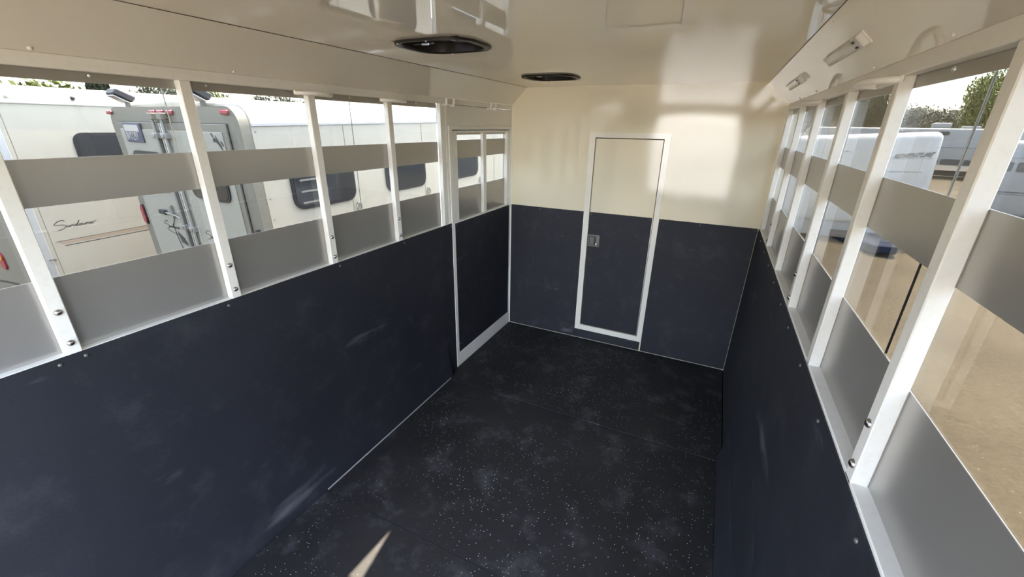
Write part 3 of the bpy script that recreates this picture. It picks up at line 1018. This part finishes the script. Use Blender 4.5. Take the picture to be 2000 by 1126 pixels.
# ------------------------------------------------------------------ rounded white travel trailer with bold lettering (right)
TV = thing('travel_trailer', 'white travel trailer with rounded corners and slanted bold lettering', 'trailer', (5.738, 8.022, GROUND), (0, R(-3.5), R(-17.46)), 'recreational vehicles on the right')
obj('body', MB().box((-3.8, 0, .40), (0, 5.6, 2.368), .145, 5), mat('travel_trailer_gelcoat', (.37, .37, .355), .2, spec=.5), TV, smooth=40, local=True)
obj('skirt', MB().box((-3.7, .05, .04), (-.1, 5.5, .45), .02), M_SKIRT, TV, local=True)
obj('navy_shade_block', MB().prism([(-1.5, .08), (-.35, .08), (-.22, -1.30), (-.60, -1.36)], (0, 0, .16), (0, 0, .10), bevel=.02), M_NAVY, TV, local=True)  # made-up low dark block, stands in for the shaded patch of ground
obj('belt_moulding', MB().box((-3.6, -.006, 1.585), (-.18, .004, 1.603), .002), M_SKIRT, TV, local=True)
tm = text_mesh('ADVENTURE', .18, .0015, .75, .003)
xs = [v.co.x for v in tm.vertices]
k = .66 / (max(xs) - min(xs))
place_mesh('lettering', tm, Matrix.Translation((-.70, -.002, 1.862)) @ Matrix(((k, 0, 0, 0), (0, 0, -1, 0), (0, k * 1.15, 0, 0), (0, 0, 0, 1))) @ Matrix.Rotation(R(2.5), 4, 'Z'), TV, M_INK)
obj('letter_underline', MB().prism([(-.76, 1.838), (-.61, 1.871), (-.63, 1.856), (-.03, 1.868), (-.03, 1.861), (-.63, 1.846)], (0, -.0015, 0), (0, -.0005, 0), (1, 0, 0), (0, 0, 1)), M_SKIRT, TV, local=True)
obj('emblem', MB().prism([(-1.59, 1.984), (-1.43, 2.002), (-1.48, 2.033)], (0, -.0015, 0), (0, -.0005, 0), (1, 0, 0), (0, 0, 1)), M_INK, TV, local=True)

# ------------------------------------------------------------------ motorhome far behind it
def ray_az(dx, dy, dist):
    return Vector((1.6753 + dx * dist, -3.4831 + dy * dist, GROUND))


M_RVW = mat('motorhome_white', (.19, .19, .185), .35)
p = ray_az(.335, .942, 33)
MH = thing('motorhome', 'long pale motorhome with roof air conditioner and dark window strips', 'motorhome', p, (0, 0, R(-19.6 + 6)), 'recreational vehicles on the right')
obj('body', MB().box((-6.6, 0, .42), (3.2, 2.4, 2.56), .10, 3), M_RVW, MH, smooth=40, local=True)
obj('lower_band', MB().box((-6.55, -.012, .44), (3.15, .0, .70), .004), M_TAN, MH, local=True)
for x0, x1, z0, z1 in ((-1.15, -.28, 2.22, 2.40), (-2.35, -1.75, 2.26, 2.38), (-1.3, -.35, .74, 1.02), (-.25, .9, .74, 1.02), (1.2, 2.1, 1.3, 1.8), (-3.6, -2.8, 1.3, 1.8)):
    f = obj('window', MB().prism(rrect(x0, x1, z0, z1, .08), (0, -.02, 0), (0, 0, 0), (1, 0, 0), (0, 0, 1)), M_WFRAME, MH, local=True)
    obj('pane', MB().prism(rrect(x0 + .04, x1 - .04, z0 + .04, z1 - .04, .05), (0, -.006, 0), (0, -.019, 0), (1, 0, 0), (0, 0, 1)), M_TGLASS, f, local=True)
obj('stripe', MB().box((-6.5, -.010, 1.62), (3.1, .0, 1.66)).box((-6.5, -.010, 1.20), (3.1, 0, 1.23)), M_SKIRT, MH, local=True)
obj('air_conditioner', MB().box((-1.0, .8, 2.55), (-.25, 1.5, 2.84), .06, 3), M_RVW, MH, smooth=40, local=True)
obj('roof_hatch', MB().box((.2, .8, 2.55), (.9, 1.5, 2.68), .03, 2), M_RVW, MH, smooth=40, local=True)
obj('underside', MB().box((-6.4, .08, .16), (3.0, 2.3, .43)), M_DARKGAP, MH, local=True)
wheels(MH, (), ())
for x in (-4.6, 1.6):
    for y in (.15, 2.25):
        o = obj('wheel', MB().lathe([(.2, -.1), (.36, -.1), (.38, -.07), (.38, .07), (.36, .1), (.2, .1)], (x, y, .38), 'Y', 20), M_TYRE, MH, smooth=40, local=True)
        obj('hub', MB().lathe([(.19, -.105), (.19, .105)], (x, y, .38), 'Y', 16), M_TRIMALU, o, local=True)

p = ray_az(.402, .916, 18.5)
CV = thing('camper_van', 'white camper with grey window band at the right edge of the photo', 'camper', p, (0, 0, R(-23.7)), 'recreational vehicles on the right')
obj('body', MB().box((-.55, 0, .10), (4.6, 2.2, 2.16), .12, 4), M_RVW, CV, smooth=40, local=True)
obj('window_band', MB().box((-.2, -.01, 1.72), (4.3, .0, 1.90), .004), M_SKIRT, CV, local=True)
for x0, x1 in ((-.38, .02), (.10, .6), (.9, 1.7), (2.2, 3.2)):
    f = obj('window', MB().prism(rrect(x0, x1, 1.36, 1.60, .03), (0, -.012, 0), (0, 0, 0), (1, 0, 0), (0, 0, 1)), M_WFRAME, CV, local=True)
    obj('pane', MB().prism(rrect(x0 + .03, x1 - .03, 1.39, 1.57, .02), (0, -.004, 0), (0, -.0115, 0), (1, 0, 0), (0, 0, 1)), M_TGLASS, f, local=True)
obj('stripe', MB().prism([(-.5, .76), (4.5, .90), (4.5, .94), (-.5, .79)], (0, -.004, 0), (0, 0, 0), (1, 0, 0), (0, 0, 1))
    .prism([(-.5, .72), (4.5, .80), (4.5, .82), (-.5, .735)], (0, -.004, 0), (0, 0, 0), (1, 0, 0), (0, 0, 1)), M_INK, CV, local=True)
for x in (.4, 3.7):
    for y in (.14, 2.06):
        o = obj('wheel', MB().lathe([(.18, -.1), (.33, -.1), (.35, -.07), (.35, .07), (.33, .1), (.18, .1)], (x, y, .35), 'Y', 20), M_TYRE, CV, smooth=40, local=True)
        obj('hub', MB().lathe([(.17, -.105), (.17, .105)], (x, y, .35), 'Y', 16), M_TRIMALU, o, local=True)

# caravan standing behind the open loading door (seen mirrored in the front wall)
CB = thing('parked_caravan', 'white caravan behind the open loading door, seen only as a reflection', 'caravan', (.6, -10.5, GROUND), (0, 0, R(4)))
obj('body', MB().box((-.9, -5.3, .4), (3.4, 0, 2.65), .15, 4), mat('caravan_white', (.80, .78, .72), .4), CB, smooth=40, local=True)
for x0, x1 in ((2.0, 2.7),):
    f = obj('window', MB().prism(rrect(x0, x1, 1.5, 2.1, .08), (0, .015, 0), (0, 0, 0), (1, 0, 0), (0, 0, 1)), M_WFRAME, CB, local=True)
    obj('pane', MB().prism(rrect(x0 + .03, x1 - .03, 1.53, 2.07, .06), (0, .004, 0), (0, .0145, 0), (1, 0, 0), (0, 0, 1)), M_TGLASS, f, local=True)
for x in (.2, 2.2):
    o = obj('wheel', MB().lathe([(.18, -.1), (.33, -.1), (.35, -.07), (.35, .07), (.33, .1), (.18, .1)], (x, -.14, .35), 'Y', 20), M_TYRE, CB, smooth=40, local=True)
    obj('hub', MB().lathe([(.17, -.105), (.17, .105)], (x, -.14, .35), 'Y', 16), M_TRIMALU, o, local=True)

# ------------------------------------------------------------------ trees
def leaf_mat(name, c1, c2):
    m = mat(name, c1, .6, spec=.3, noise=(.9, c2, .35, .65))
    b = m.node_tree.nodes['Principled BSDF']
    return m


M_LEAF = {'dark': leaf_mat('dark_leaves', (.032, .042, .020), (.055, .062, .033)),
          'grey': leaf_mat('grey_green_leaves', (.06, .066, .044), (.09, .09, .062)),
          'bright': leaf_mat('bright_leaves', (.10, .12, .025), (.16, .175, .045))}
M_BARK = mat('bark', (.09, .065, .045), .9)


def foliage_mesh(seed, h, w, n, leaf, kind):
    rnd = random.Random(seed)
    bm = bmesh.new()
    cl = []
    for k in range(40):
        if kind == 'fir':
            f = rnd.random() ** .8
            rr = (1 - f) * w * .5 + .05 * w
            a = rnd.uniform(0, 6.283)
            q = rnd.uniform(.2, 1) * rr
            cl.append((Vector((q * math.cos(a), q * math.sin(a), h * (.12 + .86 * f))), .14 * w * (1.3 - f)))
        else:
            a = rnd.uniform(0, 6.283)
            u = rnd.random() ** .5
            ph = rnd.uniform(-.8, 1.0)
            cl.append((Vector((u * w * .42 * math.cos(a), u * w * .42 * math.sin(a), h * (.60 + .33 * ph * (1 - .45 * u)))), w * rnd.uniform(.12, .2)))
    for i in range(n):
        c, r = rnd.choice(cl)
        d = Vector((rnd.gauss(0, 1), rnd.gauss(0, 1), rnd.gauss(0, .8)))
        p = c + d.normalized() * r * rnd.random() ** .4
        ax = Vector((rnd.gauss(0, 1), rnd.gauss(0, 1), rnd.gauss(0, 1))).normalized()
        s = leaf * rnd.uniform(.6, 1.3)
        e1 = ax.orthogonal().normalized() * s
        e2 = ax.cross(e1).normalized() * s * .55
        vsq = [bm.verts.new(p + q) for q in (-e1, e2, e1, -e2)]
        bm.faces.new(vsq)
    me = bpy.data.meshes.new('foliage')
    bm.to_mesh(me)
    bm.free()
    return me


def trunk_mesh(h, r):
    mb = MB()
    mb.tube([(0, 0, -.05), (.03 * h * .2, .02, h * .4), (.02, -.03, h * .85)], [r, r * .7, r * .25], 8)
    for k in range(5):
        a = k * 1.3
        mb.tube([(0, 0, h * (.35 + .09 * k)), (math.cos(a) * h * .14, math.sin(a) * h * .14, h * (.48 + .09 * k))], [r * .35, r * .1], 6)
    me = bpy.data.meshes.new('trunk')
    mb.bm.to_mesh(me)
    mb.bm.free()
    me.materials.append(M_BARK)
    return me


FOL = {}
def tree(loc, h, w, tone, kind, label, group, seed):
    key = (tone, kind, seed % 3)
    if key not in FOL:
        fm = foliage_mesh(seed % 3 + 11 * (kind == 'fir'), 1.0, 1.0, 9000, .019, kind)
        fm.materials.append(M_LEAF[tone])
        FOL[key] = (fm, trunk_mesh(1.0, .035))
    t = thing('conifer_tree' if kind == 'fir' else 'leafy_tree', label, 'tree', (loc[0], loc[1], GROUND), (0, 0, seed * 1.7), group)
    inst('foliage', FOL[key][0], (0, 0, 0), t, scale=(w, w, h))
    inst('trunk', FOL[key][1], (0, 0, 0), t, scale=(h * .6, h * .6, h))
    return t


gR = 'trees beyond the right-hand vehicles'
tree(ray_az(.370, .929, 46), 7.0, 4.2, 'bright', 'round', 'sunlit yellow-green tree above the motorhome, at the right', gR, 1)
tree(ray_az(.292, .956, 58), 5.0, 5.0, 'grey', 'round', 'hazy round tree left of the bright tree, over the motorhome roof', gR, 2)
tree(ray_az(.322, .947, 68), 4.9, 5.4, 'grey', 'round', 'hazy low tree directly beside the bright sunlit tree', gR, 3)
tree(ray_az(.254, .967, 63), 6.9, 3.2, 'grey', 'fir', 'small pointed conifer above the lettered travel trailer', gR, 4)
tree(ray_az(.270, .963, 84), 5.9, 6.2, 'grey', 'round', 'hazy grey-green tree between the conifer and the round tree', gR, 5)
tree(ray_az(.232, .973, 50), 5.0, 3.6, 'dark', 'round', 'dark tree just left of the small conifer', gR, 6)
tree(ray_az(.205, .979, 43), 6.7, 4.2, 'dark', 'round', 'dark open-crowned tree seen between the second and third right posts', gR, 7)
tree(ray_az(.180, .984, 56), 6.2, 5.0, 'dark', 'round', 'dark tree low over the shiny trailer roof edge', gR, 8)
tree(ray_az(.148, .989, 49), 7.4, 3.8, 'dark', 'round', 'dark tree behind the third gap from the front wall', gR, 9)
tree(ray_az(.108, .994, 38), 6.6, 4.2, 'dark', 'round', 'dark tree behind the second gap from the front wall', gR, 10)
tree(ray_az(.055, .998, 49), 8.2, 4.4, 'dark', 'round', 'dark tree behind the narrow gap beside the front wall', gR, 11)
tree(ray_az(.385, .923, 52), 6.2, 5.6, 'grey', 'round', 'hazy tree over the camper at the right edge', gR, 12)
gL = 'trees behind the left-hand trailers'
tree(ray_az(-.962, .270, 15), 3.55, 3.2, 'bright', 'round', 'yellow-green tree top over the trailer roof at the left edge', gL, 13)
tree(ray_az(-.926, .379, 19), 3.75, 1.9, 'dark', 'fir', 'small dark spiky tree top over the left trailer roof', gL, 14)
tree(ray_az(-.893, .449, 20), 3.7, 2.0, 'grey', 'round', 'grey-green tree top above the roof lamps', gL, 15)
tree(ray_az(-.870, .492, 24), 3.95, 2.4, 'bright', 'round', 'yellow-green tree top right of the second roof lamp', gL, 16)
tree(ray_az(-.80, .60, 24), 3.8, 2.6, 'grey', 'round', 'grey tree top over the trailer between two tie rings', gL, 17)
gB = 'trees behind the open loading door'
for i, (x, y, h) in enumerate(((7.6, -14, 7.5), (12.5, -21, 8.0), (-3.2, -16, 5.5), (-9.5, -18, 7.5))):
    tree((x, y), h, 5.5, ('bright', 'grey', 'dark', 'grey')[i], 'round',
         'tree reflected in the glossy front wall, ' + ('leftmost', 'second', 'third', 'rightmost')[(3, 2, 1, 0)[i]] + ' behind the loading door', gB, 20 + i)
